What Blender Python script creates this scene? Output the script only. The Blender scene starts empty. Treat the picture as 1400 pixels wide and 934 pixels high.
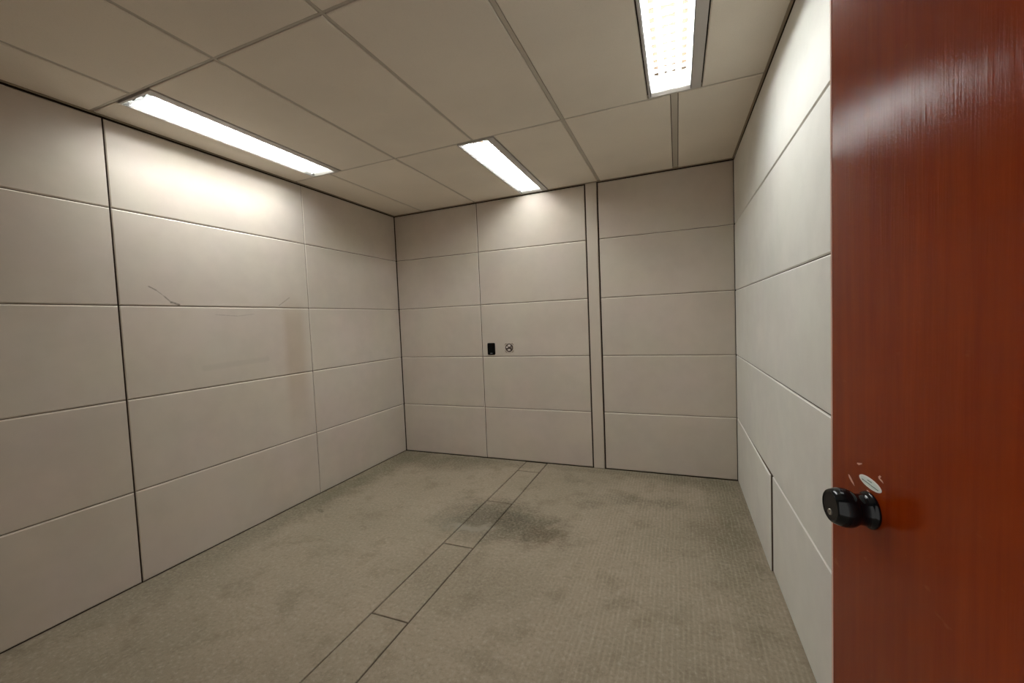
import bpy, bmesh, math, random
from mathutils import Vector, Matrix, Euler
random.seed(4)
C = bpy.context.scene.collection
SC = bpy.context.scene
PI = math.pi

# ------------------------------------------------------------------ geometry of the room (metres)
W = 3.2987            # right wall at y = 0, it drifts outward towards the door
WA = -0.0078
H = 2.60
HS = 0.0099           # the suspended ceiling rises slightly to the right
ROWS = [0.0, 0.5282, 1.0514, 1.5788, 2.1097]
def zc(x): return H + HS * x
YN = -3.80            # inner face of the wall with the doorway

# ------------------------------------------------------------------ helpers
def tag(o, label=None, cat=None, group=None, kind=None):
    if label: o['label'] = label
    if cat: o['category'] = cat
    if group: o['group'] = group
    if kind: o['kind'] = kind
    return o
def obj(name, bm, mat, parent=None, smooth=False):
    me = bpy.data.meshes.new(name)
    bmesh.ops.recalc_face_normals(bm, faces=bm.faces[:])
    bm.to_mesh(me); bm.free()
    if isinstance(mat, (list, tuple)):
        for m in mat: me.materials.append(m)
    else: me.materials.append(mat)
    if smooth:
        for p in me.polygons: p.use_smooth = True
    o = bpy.data.objects.new(name, me); C.objects.link(o)
    if parent: o.parent = parent
    return o
def empty(name, loc=(0, 0, 0), rotz=0):
    o = bpy.data.objects.new(name, None); C.objects.link(o)
    o.location = loc; o.rotation_euler = (0, 0, rotz); o.empty_display_size = .1
    return o
def box(bm, a, b, topf=None):
    """axis aligned box a..b; topf(x) adds a height to every vertex"""
    vs = []
    for z in (a[2], b[2]):
        for x, y in ((a[0], a[1]), (b[0], a[1]), (b[0], b[1]), (a[0], b[1])):
            vs.append(bm.verts.new((x, y, z + (topf(x) if topf else 0))))
    for f in ((3, 2, 1, 0), (4, 5, 6, 7), (0, 1, 5, 4), (1, 2, 6, 5), (2, 3, 7, 6), (3, 0, 4, 7)):
        bm.faces.new([vs[i] for i in f])
    return bm
def quadslab(bm, pts, N, rings, side=1.0):
    """pts: four corners (CCW), rings: list of (inset, depth) front to back. builds a bevelled slab"""
    n = len(pts); c = sum(pts, Vector()) / n
    loops = []
    for ins, dep in rings:
        lp = []
        for i, p in enumerate(pts):
            a = (pts[(i + 1) % n] - p).normalized(); b = (pts[i - 1] - p).normalized()
            q = p + (a * (side if abs(a.z) < .5 else 1) + b * (side if abs(b.z) < .5 else 1)) * ins - N * dep
            lp.append(bm.verts.new(q))
        loops.append(lp)
    bm.faces.new(loops[0])
    for l0, l1 in zip(loops, loops[1:]):
        for i in range(n):
            j = (i + 1) % n
            bm.faces.new((l0[i], l0[j], l1[j], l1[i]))
    bm.faces.new(loops[-1][::-1])
    return bm
def lathe(bm, prof, M=Matrix(), seg=48):
    """prof: (radius, height) along local z"""
    rings = []
    for r, h in prof:
        if r < 1e-6: rings.append([bm.verts.new(M @ Vector((0, 0, h)))])
        else: rings.append([bm.verts.new(M @ Vector((r * math.cos(2 * PI * i / seg), r * math.sin(2 * PI * i / seg), h))) for i in range(seg)])
    for a, b in zip(rings, rings[1:]):
        for i in range(seg):
            j = (i + 1) % seg
            if len(a) == 1 and len(b) == 1: continue
            if len(a) == 1: bm.faces.new((a[0], b[i], b[j]))
            elif len(b) == 1: bm.faces.new((a[i], a[j], b[0]))
            else: bm.faces.new((a[i], a[j], b[j], b[i]))
    return bm
def outline_slab(bm, pts, N, t, bev=0.0):
    """closed outline raised by t along N (pts are 3D points in the base plane, CCW seen from N)"""
    c = sum(pts, Vector()) / len(pts)
    base = [bm.verts.new(p) for p in pts]
    mid = [bm.verts.new(p + N * (t - bev)) for p in pts]
    top = [bm.verts.new(p + N * t + (c - p).normalized() * bev) for p in pts] if bev else mid
    n = len(pts)
    for i in range(n):
        j = (i + 1) % n
        bm.faces.new((base[i], base[j], mid[j], mid[i]))
        if bev: bm.faces.new((mid[i], mid[j], top[j], top[i]))
    bm.faces.new(top); bm.faces.new(base[::-1])
    return bm

# ------------------------------------------------------------------ materials
class NT:
    def __init__(s, name):
        s.m = bpy.data.materials.new(name); s.m.use_nodes = True
        s.t = s.m.node_tree; s.n = s.t.nodes; s.l = s.t.links
        s.b = s.n['Principled BSDF']
    def add(s, typ, **kw):
        n = s.n.new(typ)
        for k, v in kw.items():
            if k.startswith('_'): setattr(n, k[1:], v)
            else: n.inputs[k].default_value = v
        return n
    def link(s, a, b): s.l.new(a, b)
    def val(s, x, sock):
        if hasattr(x, 'links') or hasattr(x, 'is_linked'): s.link(x, sock)
        else: sock.default_value = x
    def math(s, op, a, b=0.0, clamp=False):
        n = s.n.new('ShaderNodeMath'); n.operation = op; n.use_clamp = clamp
        s.val(a, n.inputs[0]); s.val(b, n.inputs[1]); return n.outputs[0]
    def coord(s): return s.add('ShaderNodeTexCoord').outputs['Object']
    def pos(s): return s.add('ShaderNodeNewGeometry').outputs['Position']
    def noise(s, vec, scale, detail=3, rough=.55):
        n = s.add('ShaderNodeTexNoise'); n.inputs['Scale'].default_value = scale
        n.inputs['Detail'].default_value = detail; n.inputs['Roughness'].default_value = rough
        s.link(vec, n.inputs['Vector']); return n
    def ramp(s, fac, a, b, c0=0.0, c1=1.0):
        n = s.n.new('ShaderNodeMapRange'); n.interpolation_type = 'SMOOTHSTEP'
        s.val(fac, n.inputs[0]); n.inputs[1].default_value = a; n.inputs[2].default_value = b
        n.inputs[3].default_value = c0; n.inputs[4].default_value = c1
        return n.outputs[0]
    def mix(s, fac, a, b, mode='MIX'):
        n = s.n.new('ShaderNodeMix'); n.data_type = 'RGBA'; n.blend_type = mode
        s.val(fac, n.inputs[0])
        for x, k in ((a, 6), (b, 7)):
            if isinstance(x, tuple): n.inputs[k].default_value = (*x, 1) if len(x) == 3 else x
            else: s.link(x, n.inputs[k])
        return n.outputs[2]
    def scale(s, vec, sx, sy, sz):
        n = s.add('ShaderNodeMapping'); n.inputs['Scale'].default_value = (sx, sy, sz)
        s.link(vec, n.inputs['Vector']); return n.outputs[0]
    def bump(s, h, strength, dist=.002):
        n = s.add('ShaderNodeBump', Strength=strength, Distance=dist); s.link(h, n.inputs['Height'])
        s.link(n.outputs[0], s.b.inputs['Normal'])
    def blob(s, vec, cx, cy, rx, ry, soft=0.6):
        """1 inside an ellipse on the (x, y) plane of vec, fading to 0"""
        n = s.add('ShaderNodeSeparateXYZ'); s.link(vec, n.inputs[0])
        a = s.math('DIVIDE', s.math('SUBTRACT', n.outputs[0], cx), rx)
        b = s.math('DIVIDE', s.math('SUBTRACT', n.outputs[1], cy), ry)
        r = s.math('SQRT', s.math('ADD', s.math('MULTIPLY', a, a), s.math('MULTIPLY', b, b)))
        return s.ramp(r, 1.0 + soft, 1.0 - soft)
    def seg(s, u, v, p, q, w):
        """1 within w of the segment p-q in the (u, v) plane"""
        dx, dy = q[0] - p[0], q[1] - p[1]; L2 = dx * dx + dy * dy
        au = s.math('SUBTRACT', u, p[0]); av = s.math('SUBTRACT', v, p[1])
        t = s.math('DIVIDE', s.math('ADD', s.math('MULTIPLY', au, dx), s.math('MULTIPLY', av, dy)), L2, True)
        du = s.math('SUBTRACT', au, s.math('MULTIPLY', t, dx)); dv = s.math('SUBTRACT', av, s.math('MULTIPLY', t, dy))
        d = s.math('SQRT', s.math('ADD', s.math('MULTIPLY', du, du), s.math('MULTIPLY', dv, dv)))
        return s.ramp(d, w, w * .25)
def plain(name, col, rough=.6, metal=0, spec=.5, **kw):
    t = NT(name); t.b.inputs['Base Color'].default_value = (*col, 1)
    t.b.inputs['Roughness'].default_value = rough; t.b.inputs['Metallic'].default_value = metal
    t.b.inputs['Specular IOR Level'].default_value = spec
    for k, v in kw.items(): t.b.inputs[k.replace('_', ' ')].default_value = v
    return t.m
def emis(name, col, s):
    t = NT(name); t.b.inputs['Base Color'].default_value = (*col, 1)
    t.b.inputs['Emission Color'].default_value = (*col, 1); t.b.inputs['Emission Strength'].default_value = s
    return t.m

def fabric(name, col, marks=False):
    t = NT(name); P = t.pos()
    n1 = t.noise(P, 1.6, 4).outputs[0]; n2 = t.noise(P, 9, 3).outputs[0]
    f = t.math('ADD', t.math('MULTIPLY', n1, .7), t.math('MULTIPLY', n2, .3))
    c = t.mix(t.ramp(f, .35, .65), tuple(x * .95 for x in col), tuple(min(1, x * 1.04) for x in col))
    # faint warm / green drift of the cloth colour
    hue = t.noise(P, 2.3, 2).outputs['Color']
    c = t.mix(.05, c, hue, 'OVERLAY')
    weave = t.noise(P, 420, 2).outputs[0]
    c = t.mix(t.math('MULTIPLY', t.ramp(weave, .3, .7), .10), c, tuple(x * .72 for x in col))
    if marks:
        s = t.add('ShaderNodeSeparateXYZ'); t.link(P, s.inputs[0]); u, v = s.outputs[1], s.outputs[2]
        br = t.ramp(t.noise(P, 60, 3).outputs[0], .25, .6)
        m = None
        for p, q, w, k in (((-2.345, 1.692), (-2.309, 1.672), .006, .6), ((-2.309, 1.672), (-2.269, 1.637), .004, .45),
                           ((-2.269, 1.637), (-2.229, 1.597), .006, .6), ((-2.235, 1.602), (-2.192, 1.588), .010, .8),
                           ((-1.495, 1.597), (-1.399, 1.660), .006, .40),
                           ((-1.976, 1.527), (-1.828, 1.517), .005, .25), ((-1.828, 1.517), (-1.706, 1.531), .005, .2)):
            x = t.math('MULTIPLY', t.seg(u, v, p, q, w), k)
            m = x if m is None else t.math('MAXIMUM', m, x)
        m = t.math('MULTIPLY', m, t.math('ADD', t.math('MULTIPLY', br, .6), .4))
        c = t.mix(m, c, (.10, .085, .07))
        # old water mark running down beside the seam and a rubbed smear
        st = t.math('MULTIPLY', t.ramp(u, -1.50, -1.42), t.ramp(u, -1.23, -1.33))
        st = t.math('MULTIPLY', st, t.math('MULTIPLY', t.ramp(v, .30, 1.2), t.ramp(v, 1.75, 1.45)))
        c = t.mix(t.math('MULTIPLY', st, .34), c, (.33, .22, .13))
        sm = t.seg(u, v, (-2.07, 1.179), (-1.624, 1.196), .03)
        c = t.mix(t.math('MULTIPLY', sm, .12), c, (.2, .19, .16))
    t.link(c, t.b.inputs['Base Color']); t.b.inputs['Roughness'].default_value = .95
    t.b.inputs['Specular IOR Level'].default_value = .15
    t.bump(weave, .12, .001)
    return t.m

M = {}
M['fabric'] = fabric('wall_fabric', (.56, .495, .425))
M['fabric_left'] = fabric('wall_fabric_marked', (.56, .497, .43), True)
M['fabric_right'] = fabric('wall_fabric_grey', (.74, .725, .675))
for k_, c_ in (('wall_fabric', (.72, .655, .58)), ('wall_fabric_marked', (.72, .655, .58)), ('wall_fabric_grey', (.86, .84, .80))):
    M[k_ + '_edge'] = plain(k_ + '_lit_edge', c_, .95, spec=.1)  # paler colour paints the edge highlight onto the panel bevels
M['side_shade'] = plain('panel_side_shade', (.10, .07, .05), .95, spec=.1)  # panel sides painted dark for the shade in the joints
M['dark_gap'] = plain('dark_backing', (.045, .03, .02), .9, spec=.1)
M['batten'] = plain('batten_paint', (.54, .475, .40), .7)
M['plaster'] = plain('near_wall_paint', (.55, .48, .40), .9)
M['frame_paint'] = plain('door_frame_wood', (.16, .05, .03), .4)
M['black_plastic'] = plain('black_plastic', (.002, .003, .003), .2, spec=.12)
M['grey_mark'] = plain('grey_plate_mark', (.12, .12, .12), .5)
M['beige_plastic'] = plain('beige_plastic', (.50, .43, .36), .5)
M['pale_plastic'] = plain('pale_plastic', (.66, .60, .54), .45)
M['brown_dark'] = plain('dark_slot', (.05, .03, .02), .7)
M['tbar'] = plain('ceiling_grid_paint', (.50, .45, .38), .6)
M['fix_grey'] = plain('fixture_metal', (.48, .45, .42), .45)
M['fix_dark'] = plain('fixture_dark_lip', (.10, .09, .08), .6)
M['holder'] = plain('lamp_holder_grey', (.05, .05, .055), .5)
M['reflector'] = plain('white_reflector', (.9, .9, .88), .35)
M['blade'] = plain('louver_aluminium', (.86, .86, .85), .35, .1)
M['tube'] = emis('lamp_tube_glow', (.965, 1.0, .99), 70.0)
M['steel'] = plain('brushed_steel', (.5, .47, .42), .3, 1)
M['lock'] = plain('lock_silver', (.55, .52, .45), .3, .9)
M['slot'] = plain('keyway', (.02, .02, .02), .6)
M['edge_highlight'] = plain('edge_highlight', (.78, .52, .42), .5)  # pale pink painted in for the highlight along the door edge
M['scar'] = plain('bare_wood_scar', (.75, .40, .28), .6)
M['sticker'] = plain('sticker_paper', (.97, .97, .92), .5)
M['sticker_in'] = plain('sticker_tint', (.82, .90, .86), .5)
M['ink'] = plain('sticker_ink', (.14, .19, .17), .6)

def ceiling_tile_mat():
    t = NT('mineral_tile'); P = t.pos()
    f = t.noise(P, 1.3, 4).outputs[0]; g = t.noise(P, 260, 2).outputs[0]
    col = (.80, .735, .64)
    c = t.mix(t.ramp(f, .3, .7), tuple(x * .94 for x in col), tuple(x * 1.03 for x in col))
    c = t.mix(t.math('MULTIPLY', t.ramp(g, .55, .7), .10), c, (.3, .26, .2))
    t.link(c, t.b.inputs['Base Color']); t.b.inputs['Roughness'].default_value = .95
    t.b.inputs['Specular IOR Level'].default_value = .1
    t.bump(g, .12, .001)
    return t.m
M['tile'] = ceiling_tile_mat()

def carpet(name):
    t = NT(name); P = t.pos()
    big = t.noise(P, 1.1, 5, .6).outputs[0]; mid = t.noise(P, 4.5, 6, .68).outputs[0]
    fine = t.noise(P, 55, 4, .7).outputs[0]; grit = t.noise(P, 330, 3, .7).outputs[0]
    base = (.375, .312, .236)
    c = t.mix(t.ramp(big, .35, .68), (.32, .270, .200), base)
    c = t.mix(t.math('MULTIPLY', t.ramp(mid, .48, .70), .50), c, (.185, .155, .105))
    c = t.mix(t.math('MULTIPLY', t.ramp(fine, .5, .70), .42), c, (.19, .16, .11))
    c = t.mix(t.math('MULTIPLY', t.ramp(fine, .48, .30), .40), c, (.54, .48, .39))
    c = t.mix(t.math('MULTIPLY', t.ramp(grit, .5, .75), .35), c, (.16, .14, .10))
    # pulled coordinates make the edges of the stains ragged
    nn = t.noise(P, 7, 5, .7).outputs['Color']
    sub = t.add('ShaderNodeVectorMath', _operation='SUBTRACT'); t.link(nn, sub.inputs[0]); sub.inputs[1].default_value = (.5, .5, .5)
    sc = t.add('ShaderNodeVectorMath', _operation='SCALE'); t.link(sub.outputs[0], sc.inputs[0]); sc.inputs['Scale'].default_value = .42
    ad = t.add('ShaderNodeVectorMath', _operation='ADD'); t.link(P, ad.inputs[0]); t.link(sc.outputs[0], ad.inputs[1])
    Q = ad.outputs[0]
    brk = t.math('ADD', t.math('MULTIPLY', t.ramp(fine, .35, .65), .5), .5)
    for cx, cy, rx, ry, k, col, soft in (
            (1.56, -1.13, .28, .20, .78, (.078, .070, .048), .7), (1.88, -1.26, .26, .17, .74, (.082, .072, .048), .7),
            (2.05, -1.32, .12, .10, .5, (.12, .08, .045), .7), (1.35, -1.33, .18, .10, .40, (.11, .11, .08), .8),
            (1.56, -1.42, .16, .10, .35, (.10, .085, .06), .7),
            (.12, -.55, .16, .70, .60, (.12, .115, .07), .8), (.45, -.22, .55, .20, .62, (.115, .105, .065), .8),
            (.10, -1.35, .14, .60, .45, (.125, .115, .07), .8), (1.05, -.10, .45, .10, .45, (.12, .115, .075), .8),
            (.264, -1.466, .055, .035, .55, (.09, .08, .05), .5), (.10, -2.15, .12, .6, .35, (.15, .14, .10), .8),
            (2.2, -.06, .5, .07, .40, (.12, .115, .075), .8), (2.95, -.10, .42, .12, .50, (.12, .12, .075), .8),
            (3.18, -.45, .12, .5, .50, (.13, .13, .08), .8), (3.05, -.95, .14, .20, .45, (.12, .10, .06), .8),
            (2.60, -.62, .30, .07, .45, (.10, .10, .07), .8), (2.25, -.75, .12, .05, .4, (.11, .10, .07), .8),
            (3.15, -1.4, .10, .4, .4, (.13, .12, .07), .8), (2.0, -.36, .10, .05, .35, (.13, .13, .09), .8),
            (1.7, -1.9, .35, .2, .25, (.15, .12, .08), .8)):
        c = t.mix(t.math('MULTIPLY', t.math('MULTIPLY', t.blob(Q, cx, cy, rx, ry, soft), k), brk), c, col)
    c = t.mix(t.math('MULTIPLY', t.math('MULTIPLY', t.blob(Q, 1.50, -1.36, .13, .05, .7), .5), brk), c, (.42, .40, .33))
    # loop rows running from the back wall towards the door, plainest on the right
    s = t.add('ShaderNodeSeparateXYZ'); t.link(P, s.inputs[0])
    wob = t.noise(P, 3, 2).outputs[0]
    row = t.math('SINE', t.math('MULTIPLY', t.math('ADD', s.outputs[0], t.math('MULTIPLY', wob, .02)), 2 * PI / .022))
    msk = t.math('ADD', t.math('MULTIPLY', t.ramp(s.outputs[0], 1.9, 2.6), .9), .1)
    msk = t.math('MULTIPLY', msk, t.math('ADD', t.math('MULTIPLY', t.ramp(t.noise(t.scale(P, 40, 7, 1), 1.0, 4, .7).outputs[0], .42, .60), .92), .08))
    c = t.mix(t.math('MULTIPLY', t.ramp(row, 0.2, 1), t.math('MULTIPLY', msk, .20)), c, (.56, .49, .38))
    c = t.mix(t.math('MULTIPLY', t.ramp(row, -.2, -1), t.math('MULTIPLY', msk, .20)), c, (.20, .17, .12))
    t.link(c, t.b.inputs['Base Color']); t.b.inputs['Roughness'].default_value = 1
    t.b.inputs['Specular IOR Level'].default_value = .05
    h = t.math('ADD', t.math('MULTIPLY', grit, .7), t.math('MULTIPLY', fine, .8))
    t.bump(h, .7, .006)
    return t.m
M['carpet'] = carpet('worn_carpet')

def door_wood():
    t = NT('red_brown_veneer'); P = t.coord()
    st = t.scale(P, 46, 46, 2.6); g = t.noise(st, 1.0, 5, .6).outputs[0]
    st2 = t.scale(P, 5, 5, 1.2); g2 = t.noise(st2, 1.0, 3, .5).outputs[0]
    pore = t.noise(t.scale(P, 260, 260, 9), 1.0, 3, .6).outputs[0]
    big = t.noise(P, 1.7, 3).outputs[0]
    c = t.mix(t.ramp(g, .2, .8), (.205, .021, .0006), (.270, .036, .0015))
    c = t.mix(t.math('MULTIPLY', t.ramp(g2, .3, .7), .35), c, (.25, .034, .0015))
    c = t.mix(t.math('MULTIPLY', t.ramp(big, .35, .7), .4), c, (.16, .012, .001))
    fleck = t.ramp(t.noise(t.scale(P, 20, 20, 46), 1.0, 2).outputs[0], .68, .78)
    c = t.mix(t.math('MULTIPLY', fleck, .35), c, (.30, .07, .02))
    t.link(c, t.b.inputs['Base Color']); t.b.inputs['Roughness'].default_value = .30
    t.link(t.math('ADD', t.math('MULTIPLY', pore, .12), .11), t.b.inputs['Roughness'])
    t.b.inputs['Specular IOR Level'].default_value = .30
    h = t.math('ADD', t.math('MULTIPLY', g, .6), t.math('MULTIPLY', pore, .7))
    t.bump(h, .32, .0012)
    return t.m
M['door'] = door_wood()
M['notch'] = plain('notch_dark', (.22, .18, .14), .8)  # dark arcs in the corners of the socket plate
M['knob'] = plain('black_gloss', (.002, .0035, .005), .13, 0, .32)

# ------------------------------------------------------------------ floor
GR = (1.432, 1.646)   # strip of separate carpet covers over the floor duct
YF = -4.6
b = bmesh.new()
box(b, (-.12, YF, -.12), (3.55, .12, -.008))
flo = obj('floor', b, M['dark_gap']); tag(flo, 'worn beige carpet floor with dark stains', 'floor', kind='structure')
b = bmesh.new()
def slab(b, x0, y0, x1, y1, z=0.0, bev=.003, dep=.02):
    pts = [Vector((x0, y0, z)), Vector((x1, y0, z)), Vector((x1, y1, z)), Vector((x0, y1, z))]
    quadslab(b, pts, Vector((0, 0, 1)), [(bev, 0), (0, bev * .8), (0, dep)])
slab(b, -.01, YF, GR[0] - .004, -.002)
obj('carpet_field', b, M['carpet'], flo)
b = bmesh.new(); slab(b, GR[1] + .004, YF, 3.50, -.002)
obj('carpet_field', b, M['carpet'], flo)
ys = [-.004, -.251, -.936, -1.595, -2.27, -2.93, -3.59, YF]
for i, (y1, y0) in enumerate(zip(ys, ys[1:])):
    b = bmesh.new()
    slab(b, GR[0] + .002, y0 + .003, GR[1] - .003, y1 - (.009 if i in (1, 2) else .004), z=-.001 if i % 2 else .0)
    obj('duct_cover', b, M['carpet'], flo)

# ------------------------------------------------------------------ walls
TH = .022
def panel(parent, O, U, N, u0, u1, z0, z1, mat, z1b=None, bev=.0065, push0=0., push1=0., name='fabric_panel', side=.45):
    """panel between u0..u1 and z0..z1 on the plane through O spanned by U and z, facing N"""
    z1b = z1 if z1b is None else z1b
    Z = Vector((0, 0, 1))
    pts = [O + U * u0 + Z * z0 + N * push0, O + U * u1 + Z * z0 + N * push1, O + U * u1 + Z * z1b + N * push1, O + U * u0 + Z * z1 + N * push0]
    b = bmesh.new()
    quadslab(b, pts, N, [(bev, 0), (0, bev), (0, TH + .001)], side)
    b.faces.ensure_lookup_table()
    for k, f in enumerate(b.faces):
        if k == 0: f.material_index = 0
        elif k <= 4: f.material_index = 0 if k == 1 else 1      # top and side bevels painted paler as a lit-edge highlight
        else: f.material_index = 2
    return obj(name, b, [mat, M[mat.name + '_edge'], M['side_shade']], parent)
TOPG = .014   # shadow gap under the ceiling
G = .0014     # half gap of level joints

# back wall (faces -y)
b = bmesh.new(); box(b, (-.12, TH, -.1), (W + .15, .12, 2.72))
wb = obj('wall_back', b, M['dark_gap']); tag(wb, 'back wall of beige fabric panels in rows', 'wall', kind='structure')
seams = [(0.0, .004, .9971, .0030), (.9971, .0030, 2.097, .006), (2.209, .007, W, .003)]
for u0, g0, u1, g1 in seams:
    a, c = u0 + g0, u1 - g1
    for r in range(5):
        z0 = ROWS[r] + (G if r else .004)
        if r < 4: panel(wb, Vector((0, 0, 0)), Vector((1, 0, 0)), Vector((0, -1, 0)), a, c, z0, ROWS[r + 1] - G, M['fabric'])
        else: panel(wb, Vector((0, 0, 0)), Vector((1, 0, 0)), Vector((0, -1, 0)), a, c, z0, zc(a) - TOPG, M['fabric'], zc(c) - TOPG)
# plain batten standing between the second and third column of panels
b = bmesh.new()
pts = [Vector((2.104, -.004, .0)), Vector((2.202, -.004, .0)), Vector((2.202, -.004, zc(2.2) - .006)), Vector((2.104, -.004, zc(2.1) - .006))]
quadslab(b, pts, Vector((0, -1, 0)), [(.003, 0), (0, .003), (0, .027)])
tr = obj('trim_1', b, M['batten']); tag(tr, 'plain beige upright batten between two dark grooves on the back wall', 'trim', kind='structure')

# left wall (faces +x); u runs along -y
b = bmesh.new(); box(b, (-.14, -3.92, -.1), (-TH, .12, 2.70))
wl = obj('wall_left', b, M['dark_gap']); tag(wl, 'left wall of beige fabric panels with scuffs', 'wall', kind='structure')
lu = [(0.0, .006, 1.2135, .0028), (1.2135, .0028, 2.4924, .0036), (2.4924, .0036, 3.79, .003)]
for u0, g0, u1, g1 in lu:
    a, c = u0 + g0, u1 - g1
    for r in range(5):
        z0 = ROWS[r] + (G if r else .005)
        z1 = ROWS[r + 1] - G if r < 4 else H - TOPG
        # reversed winding keeps the front facing the room
        panel(wl, Vector((0, 0, 0)), Vector((0, -1, 0)), Vector((1, 0, 0)), a, c, z0, z1, M['fabric_left'])

# right wall (faces -x), slightly out of square
def xr(y): return W + WA * y
b = bmesh.new()
for (y0, y1, off) in ((-3.30, .12, TH), (-3.92, -3.30, .13)):
    vs = []
    for z in (-.1, 2.72):
        for x, y in ((xr(y0) + off, y0), (xr(y0) + off + .12, y0), (xr(y1) + off + .12, y1), (xr(y1) + off, y1)):
            vs.append(b.verts.new((x, y, z)))
    for f in ((3, 2, 1, 0), (4, 5, 6, 7), (0, 1, 5, 4), (1, 2, 6, 5), (2, 3, 7, 6), (3, 0, 4, 7)):
        b.faces.new([vs[i] for i in f])
wr = obj('wall_right', b, M['dark_gap']); tag(wr, 'right wall of pale grey-beige fabric panels beside the door', 'wall', kind='structure')
Ur = Vector((-WA, -1, 0)).normalized(); Nr = Vector((-1, WA, 0)).normalized()
if Nr.x > 0: Nr = -Nr
Or = Vector((W, 0, 0))
for r in range(5):
    cuts = [.004, 1.215, 2.47, 3.295] if r else [.004, 1.318, 2.57, 3.295]
    for k, (a, c) in enumerate(zip(cuts, cuts[1:])):
        z0 = ROWS[r] + (G if r else .004)
        z1 = ROWS[r + 1] - G if r < 4 else H + HS * xr(-a) - TOPG
        a2 = a + (.0001 if k else 0); c2 = c - .0001
        p0 = p1 = 0.0
        if r == 0 and k == 0: p1 = .012
        if r == 0 and k == 1: a2 = a + .007
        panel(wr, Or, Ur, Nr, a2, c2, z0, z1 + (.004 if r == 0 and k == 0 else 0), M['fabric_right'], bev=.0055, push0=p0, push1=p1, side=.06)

# wall with the doorway the photo is taken from
b = bmesh.new()
DX0, DX1, DZ = 2.33, 3.43, 2.22
box(b, (-.02, -3.92, -.004), (DX0, YN, 2.60)); box(b, (DX0, -3.92, DZ), (DX1 + .12, YN, 2.62))
wn = obj('wall_front', b, M['plaster']); tag(wn, 'beige wall with the doorway', 'wall', kind='structure')
b = bmesh.new()
box(b, (DX0, -3.93, .0), (DX0 + .03, YN + .012, DZ)); box(b, (DX0 - .05, YN + .0005, .0), (DX0, YN + .014, DZ + .05))
box(b, (DX0, -3.93, DZ - .03), (DX1, YN + .012, DZ)); box(b, (DX0, YN + .0005, DZ), (DX1, YN + .014, DZ + .05))
tr2 = obj('trim_2', b, M['frame_paint']); tag(tr2, 'brown wooden frame around the doorway', 'trim', kind='structure')

# ------------------------------------------------------------------ ceiling
b = bmesh.new(); box(b, (-.14, -3.95, 2.72), (3.58, .12, 2.80))
ce = obj('ceiling', b, M['dark_gap']); tag(ce, 'suspended ceiling of beige tiles in a grid', 'ceiling', kind='structure')
XG = [0.0, .362, .981, 1.608, 2.226, 2.866, 3.335]
YG = [0.0, -1.268, -2.54, -3.80]
HW = [0, .010, .010, .010, .013, .022, 0]      # half widths of the grid bars
lights = [(.352, -2.525, -1.283), (1.618, -1.255, -.010), (2.866, -2.525, -1.283)]
LW = .137
zt = lambda x: HS * x
holes = [(x - LW, x + LW, y0, y1) for x, y0, y1 in lights]
def add_tile(x0, x1, y0, y1):
    if x1 - x0 < .03: return
    b = bmesh.new()
    pts = [Vector((x0, y0, H + zt(x0))), Vector((x0, y1, H + zt(x0))), Vector((x1, y1, H + zt(x1))), Vector((x1, y0, H + zt(x1)))]
    quadslab(b, pts, Vector((0, 0, -1)), [(.004, 0), (0, .003), (0, .016)])
    obj('ceiling_tile', b, M['tile'], ce)
for j in range(3):
    y1, y0 = YG[j], YG[j + 1]
    ya, yb = y0 + (.009 if j < 2 else .004), y1 - (.009 if j else .008)
    for i in range(6):
        x0, x1 = XG[i] + (HW[i] if i else .008), XG[i + 1] - (HW[i + 1] if i < 5 else .030)
        for hx0, hx1, hy0, hy1 in holes:
            if abs((hy0 + hy1) / 2 - (y0 + y1) / 2) < .2:
                if hx0 < x1 and hx1 > x0:
                    if hx0 <= x0: x0 = hx1 + .004
                    else: x1 = hx0 - .004
        add_tile(x0, x1, ya, yb)
# exposed grid bars
b = bmesh.new()
def bar(b, x0, x1, y0, y1, dz=.0045, t=.02): box(b, (x0, y0, H + dz), (x1, y1, H + dz + t), zt)
for i in range(1, 6):
    for j in range(3):
        if any(abs(x - XG[i]) < LW and abs((a + c) / 2 - (YG[j] + YG[j + 1]) / 2) < .2 for x, a, c in lights): continue
        w = HW[i] - (.0032 if i < 5 else .0040)
        bar(b, XG[i] - w, XG[i] + w, YG[j + 1], YG[j])
for y in YG[1:3]: bar(b, .0, 3.31, y - .0055, y + .0055, .0048)
obj('ceiling_grid', b, M['tbar'], ce)
# wall angle round the edge of the ceiling
b = bmesh.new()
box(b, (0.001, -.009, H - .006), (W, -.001, H + .016), zt)
box(b, (.001, -3.79, H - .006), (.007, -.009, H + .016))
vs = []
for z in (-.006, .016):
    for x, y in ((xr(-3.79) - .012, -3.79), (xr(-3.79) - .001, -3.79), (xr(0) - .001, -.009), (xr(0) - .012, -.009)):
        vs.append(b.verts.new((x, y, H + z + zt(x))))
for f in ((3, 2, 1, 0), (4, 5, 6, 7), (0, 1, 5, 4), (1, 2, 6, 5), (2, 3, 7, 6), (3, 0, 4, 7)): b.faces.new([vs[i] for i in f])
M['angle'] = plain('wall_angle_paint', (.30, .24, .17), .6)
obj('wall_angle', b, M['angle'], ce)

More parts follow.
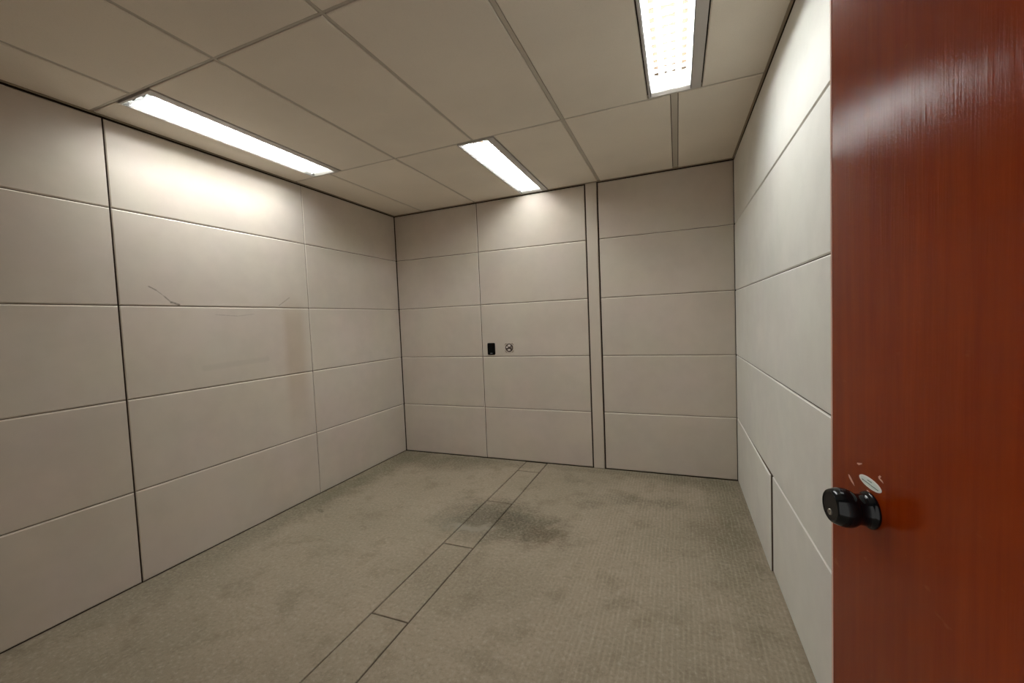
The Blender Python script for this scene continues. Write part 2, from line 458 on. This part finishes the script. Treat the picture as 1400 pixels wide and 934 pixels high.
# ------------------------------------------------------------------ ceiling lights
def make_light(x, y0, y1, label, rail_side):
    L = y1 - y0; r = empty('ceiling_light', (x, (y0 + y1) / 2, H + zt(x)))
    tag(r, label, 'ceiling light', 'recessed fluorescent lights in the suspended ceiling')
    h = L / 2; w = LW - .003; D = .112
    inn0, inn1 = -w + .014, w - .052           # opening; wide rail on the right-hand side
    b = bmesh.new()      # face frame: narrow left lip, wide right rail, two ends
    box(b, (-w, -h, -.004), (inn0 - .004, h, .018)); box(b, (inn1 + .004, -h, -.002), (w, h, .018))
    box(b, (inn0 - .004, -h, -.003), (inn1 + .004, -h + .012, .018)); box(b, (inn0 - .004, h - .010, -.003), (inn1 + .004, h, .018))
    obj('frame', b, M['fix_grey'], r)
    b = bmesh.new()      # dark lips either side of the opening
    box(b, (inn0 - .0038, -h + .012, .0), (inn0, h - .010, .030)); box(b, (inn1, -h + .012, .0), (inn1 + .0038, h - .010, .030))
    obj('dark_lip', b, M['fix_dark'], r)
    b = bmesh.new()      # housing with sloping reflector sides
    prof = [(inn0, .018), (inn0 + .012, .075), (inn0 + .03, D), (inn1 - .03, D), (inn1 - .012, .075), (inn1, .018)]
    rows = [[b.verts.new((px, yy, pz)) for px, pz in prof] for yy in (-h + .012, h - .010)]
    for i in range(len(prof) - 1): b.faces.new((rows[0][i], rows[0][i + 1], rows[1][i + 1], rows[1][i]))
    b.faces.new(rows[0]); b.faces.new(rows[1][::-1])
    obj('reflector', b, M['reflector'], r)
    cx = (inn0 + inn1) / 2
    for dx in (-.042, .042):
        b = bmesh.new(); Mx = Matrix.Translation((cx + dx, -h + .04, .048)) @ Matrix.Rotation(-PI / 2, 4, 'X')
        lathe(b, [(0, 0), (.013, 0), (.013, L - .14), (0, L - .14)], Mx, 16)
        obj('lamp_tube', b, M['tube'], r, True)
    for dx in (-.042, .042):
        b = bmesh.new(); Mx = Matrix.Translation((cx + dx, -h + .022, .034)) @ Matrix.Rotation(-PI / 2, 4, 'X')
        lathe(b, [(0, 0), (.026, 0), (.026, .010), (0, .010)], Mx, 24)
        obj('lamp_holder', b, M['holder'], r)
    # parabolic cross blades, deeper at the tubes
    n = 20
    for k in range(n):
        yy = -h + .012 + (L - .022) * (k + .5) / n
        b = bmesh.new(); m = 14; top = []; bot = []
        for i in range(m + 1):
            u = i / m; px = inn0 + .002 + (inn1 - inn0 - .004) * u
            dip = .010 * abs(math.sin(2 * PI * u))
            top.append((px, .036 - dip)); bot.append((px, .004 + dip * .7))
        for yy2 in (yy - .0012, yy + .0012):
            vt = [b.verts.new((p[0], yy2, p[1])) for p in top]; vb = [b.verts.new((p[0], yy2, p[1])) for p in bot]
            for i in range(m): b.faces.new((vt[i], vt[i + 1], vb[i + 1], vb[i]))
        obj('louver_blade', b, M['blade'], r)
    return r
make_light(*lights[0], 'long recessed ceiling light running beside the left wall', 1)
make_light(*lights[1], 'recessed ceiling light whose far end touches the back wall', 1)
make_light(*lights[2], 'recessed ceiling light running beside the right wall', 1)

# ------------------------------------------------------------------ things on the back wall
def rrect(cx, cz, w, h, r, y=0.0, seg=6):
    pts = []
    for k, (sx, sz) in enumerate(((1, -1), (1, 1), (-1, 1), (-1, -1))):
        for i in range(seg + 1):
            a = -PI / 2 + k * PI / 2 + (PI / 2) * i / seg
            pts.append(Vector((cx + sx * (w / 2 - r) + r * math.cos(a), y, cz + sz * (h / 2 - r) + r * math.sin(a))))
    return pts
NB = Vector((0, -1, 0))
sw = empty('wall_switch', (1.101, 0, 1.130)); tag(sw, 'small black rounded switch plate on the beige back wall', 'wall switch')
b = bmesh.new(); outline_slab(b, rrect(0, 0, .084, .121, .012), NB, .008, .003); obj('switch_plate', b, M['black_plastic'], sw)
b = bmesh.new(); outline_slab(b, rrect(0, .008, .056, .078, .006, -.008), NB, .003, .001); obj('rocker', b, M['black_plastic'], sw)
b = bmesh.new(); outline_slab(b, rrect(.0, -.044, .026, .006, .0025, -.0078), NB, .0007); obj('plate_mark', b, M['grey_mark'], sw)  # small grey mark low on the plate

ot = empty('wall_socket', (1.297, 0, 1.139)); tag(ot, 'square beige socket plate with a dark round three-lobed outlet right of the black switch', 'wall socket')
b = bmesh.new(); outline_slab(b, rrect(0, 0, .098, .100, .012), NB, .005, .002); obj('face_plate', b, M['beige_plastic'], ot)
def arc_strip(b, r0, r1, a0, a1, y, n=10, t=.0008):
    outer = [Vector((r1 * math.cos(a0 + (a1 - a0) * i / n), y, r1 * math.sin(a0 + (a1 - a0) * i / n))) for i in range(n + 1)]
    inner = [Vector((r0 * math.cos(a0 + (a1 - a0) * i / n), y, r0 * math.sin(a0 + (a1 - a0) * i / n))) for i in range(n + 1)]
    outline_slab(b, outer + inner[::-1], NB, t)
def circ(r, y, cx=0, cz=0, sx=1, sz=1, rot=0, n=28):
    out = []
    for i in range(n):
        a = 2 * PI * i / n; x, z = r * sx * math.cos(a), r * sz * math.sin(a)
        out.append(Vector((cx + x * math.cos(rot) - z * math.sin(rot), y, cz + x * math.sin(rot) + z * math.cos(rot))))
    return out
b = bmesh.new(); outline_slab(b, circ(.0415, -.0048), NB, .0012); obj('dark_well', b, M['brown_dark'], ot)
for k in range(4):
    b = bmesh.new(); arc_strip(b, .050, .056, PI / 4 + k * PI / 2 - .26, PI / 4 + k * PI / 2 + .26, -.0048)
    obj('corner_notch', b, M['notch'], ot)
for cx, cz, sx, sz, rot in ((.001, .0215, .0150, .0115, 0), (-.0225, .006, .0095, .0085, .4), (-.002, -.0215, .0160, .0095, 0), (.024, .002, .0065, .013, .5)):
    b = bmesh.new(); outline_slab(b, circ(1, -.0058, cx, cz, sx, sz, rot), NB, .0035, .0015)
    obj('socket_lobe', b, M['pale_plastic'] if cx < .02 else plain('lobe_dark', (.20, .16, .13), .6), ot)  # right-hand lobe is darker than the rest

# ------------------------------------------------------------------ the open door
PH = math.radians(9)
E0 = Vector((3.174, -2.724, 0)); e = Vector((math.sin(PH), -math.cos(PH), 0)); nD = Vector((-math.cos(PH), -math.sin(PH), 0))
LEN = 1.06; hinge = E0 + e * LEN
dr = empty('door_1', hinge); tag(dr, 'open red-brown wooden door with a black knob', 'door', kind='structure')
# door matrix: local x = from latch edge to hinge, y = out of the face into the room, z up
DM = Matrix(((e.x, nD.x, 0, E0.x), (e.y, nD.y, 0, E0.y), (0, 0, 1, 0), (0, 0, 0, 1)))
REL = Matrix.Translation(-hinge) @ DM
def dobj(name, b, mat, parent=None, smooth=False):
    bmesh.ops.transform(b, matrix=REL, verts=b.verts[:])
    return obj(name, b, mat, parent or dr, smooth)
b = bmesh.new()
pts = [Vector((0, 0, .008)), Vector((LEN, 0, .008)), Vector((LEN, 0, 2.185)), Vector((0, 0, 2.185))]
ND = Vector((0, 1, 0))
quadslab(b, pts, ND, [(.0015, 0), (0, .0015), (0, .036)])
leaf = dobj('door_leaf', b, M['door'])
b = bmesh.new(); box(b, (-.0016, -.034, .009), (.0036, .0006, 2.184)); eb = dobj('edge_strip', b, M['edge_highlight']); eb['label'] = 'pale pinkish strip painting the edge highlight'
# knob
KX, KZ = .1400, 1.0135
KM = Matrix.Translation((KX, 0, KZ)) @ Matrix.Rotation(-PI / 2, 4, 'X')
def kmat(): return Matrix.Translation((KX, 0, KZ)) @ Matrix.Rotation(-PI / 2, 4, 'X')
b = bmesh.new()
lathe(b, [(0, .0002), (.0345, .0002), (.0350, .003), (.0342, .006), (.0315, .0085), (.0300, .0115), (.0292, .016), (.0288, .021), (.0296, .0255),
          (.0325, .0300), (.0350, .0345), (.0366, .0400), (.0370, .0455), (.0364, .0515), (.0348, .0575), (.0328, .0630), (.0308, .0670), (.0290, .0685),
          (.0275, .0680), (.0265, .0670), (0, .0666)], kmat(), 64)
def lift(b):
    for v in b.verts: v.co.z += max(0, v.co.y - .012) * .085
lift(b)
kn = dobj('door_knob', b, M['knob'], smooth=True)
b = bmesh.new(); lathe(b, [(0, .0664), (.0262, .0664), (.0262, .0672), (0, .0674)], kmat(), 48); lift(b)
M['knob_face'] = plain('dull_black', (.012, .010, .009), .55, 0, .3)
dobj('knob_face', b, M['knob_face'], kn)
b = bmesh.new(); lathe(b, [(0, .0660), (.0060, .0660), (.0060, .0690), (.0052, .0698), (0, .0698)], Matrix.Translation((KX, 0, KZ - .0118)) @ Matrix.Rotation(-PI / 2, 4, 'X'), 32); lift(b)
kc = dobj('lock_cylinder', b, M['lock'], kn)
b = bmesh.new(); box(b, (KX - .0011, .0695, KZ - .0155), (KX + .0011, .0701, KZ - .0080)); lift(b); dobj('keyhole', b, M['slot'], kn)
# oval sticker
def oval(cx, cz, a, c, rot, y, n=48):
    return [Vector((cx + a * math.cos(2 * PI * i / n) * math.cos(rot) - c * math.sin(2 * PI * i / n) * math.sin(rot), y,
                    cz + a * math.cos(2 * PI * i / n) * math.sin(rot) + c * math.sin(2 * PI * i / n) * math.cos(rot))) for i in range(n)]
b = bmesh.new(); outline_slab(b, oval(.1390, 1.0657, .0345, .0104, -.05, .0001), ND, .0005); stk = dobj('sticker', b, M['sticker']); stk['label'] = 'white oval sticker with two lines of tiny print'
b = bmesh.new(); outline_slab(b, oval(.1390, 1.0657, .0300, .0078, -.05, .0005), ND, .0003); dobj('tinted_field', b, M['sticker_in'], stk)
b = bmesh.new()
random.seed(9)
def print_line(b, x0, x1, z, h, slope):
    x = x0
    while x < x1:
        w = random.uniform(.0012, .0026); zz = z + (x - x0) * slope
        box(b, (x, .0007, zz - h * random.uniform(.35, .5)), (min(x + w, x1), .0010, zz + h * random.uniform(.35, .5)))
        x += w + .0005
print_line(b, .1315, .1455, 1.0697, .0019, -.02); print_line(b, .1145, .1650, 1.0652, .0019, -.07)
dobj('printed_lines', b, M['ink'], stk)
# bare scars left around the sticker by an older fitting
def scar(pts, y=.00015):
    b = bmesh.new(); mx = sum(p[0] for p in pts) / len(pts); mz = sum(p[1] for p in pts) / len(pts)
    outline_slab(b, [Vector((mx + (x - mx) * 1.12 + (.0007 if x > mx else -.0007), y, mz + (z - mz) * 1.15)) for x, z in pts], ND, .00035)
    dobj('wood_scar', b, M['scar'])
scar([(.0985, 1.0897), (.1040, 1.0892), (.1120, 1.0940), (.1115, 1.0956), (.1040, 1.0932), (.0985, 1.0917)])
scar([(.0673, 1.0555), (.0700, 1.0500), (.0765, 1.0450), (.0860, 1.0412), (.0830, 1.0455), (.0760, 1.0515), (.0710, 1.0553)])
scar([(.1650, 1.0880), (.1668, 1.0850), (.1700, 1.0838), (.1770, 1.0818), (.1740, 1.0850), (.1690, 1.0870), (.1715, 1.0905), (.1690, 1.0915)])
scar([(.1300, 1.0480), (.1340, 1.0455), (.1460, 1.0425), (.1480, 1.0442), (.1400, 1.0470), (.1330, 1.0492)])
# lever side of the leaf: hinges at the far end, second knob on the hidden face
for z in (.25, 1.1, 1.95):
    b = bmesh.new(); lathe(b, [(0, 0), (.007, 0), (.007, .1), (0, .1)], Matrix.Translation((LEN + .004, .004, z)), 16); dobj('hinge', b, M['steel'])
b = bmesh.new()
lathe(b, [(0, -.0002), (.0325, -.0002), (.0322, .006), (.0235, .0125), (.018, .02), (.024, .030), (.030, .036), (.031, .042), (.026, .050), (0, .052)],
      Matrix.Translation((KX, -.036, KZ)) @ Matrix.Rotation(PI / 2, 4, 'X'), 40)
dobj('door_knob', b, M['knob'], smooth=True)

# ------------------------------------------------------------------ world: added even ambient fill entering by the unseen doorway
w = bpy.data.worlds.new('World'); SC.world = w; w.use_nodes = True
w.node_tree.nodes['Background'].inputs[0].default_value = (1.0, .97, .92, 1)
w.node_tree.nodes['Background'].inputs[1].default_value = 1.05

# ------------------------------------------------------------------ camera
cam = bpy.data.cameras.new('Camera'); co = bpy.data.objects.new('Camera', cam); C.objects.link(co)
cam.sensor_fit = 'HORIZONTAL'; cam.sensor_width = 36; cam.lens = 570.45 / 1400 * 36; cam.clip_start = .01
a_, b_, c_ = math.radians(-2.8317), math.radians(2.349), math.radians(21.7429)
R = Matrix.Rotation(c_, 3, 'Z') @ Matrix.Rotation(a_, 3, 'X') @ Matrix.Rotation(b_, 3, 'Y')
X, Y, Z = R.col[0], R.col[1], R.col[2]
mw = Matrix(((X.x, Z.x, -Y.x, 2.8591), (X.y, Z.y, -Y.y, -3.8401), (X.z, Z.z, -Y.z, 1.405), (0, 0, 0, 1)))
co.matrix_world = mw
SC.camera = co

SC.view_settings.view_transform = 'Standard'
SC.view_settings.look = 'None'
SC.view_settings.exposure = 0
SC.cycles.use_denoising = True
SC.cycles.max_bounces = 10
SC.cycles.diffuse_bounces = 6
SC.cycles.sample_clamp_indirect = 6
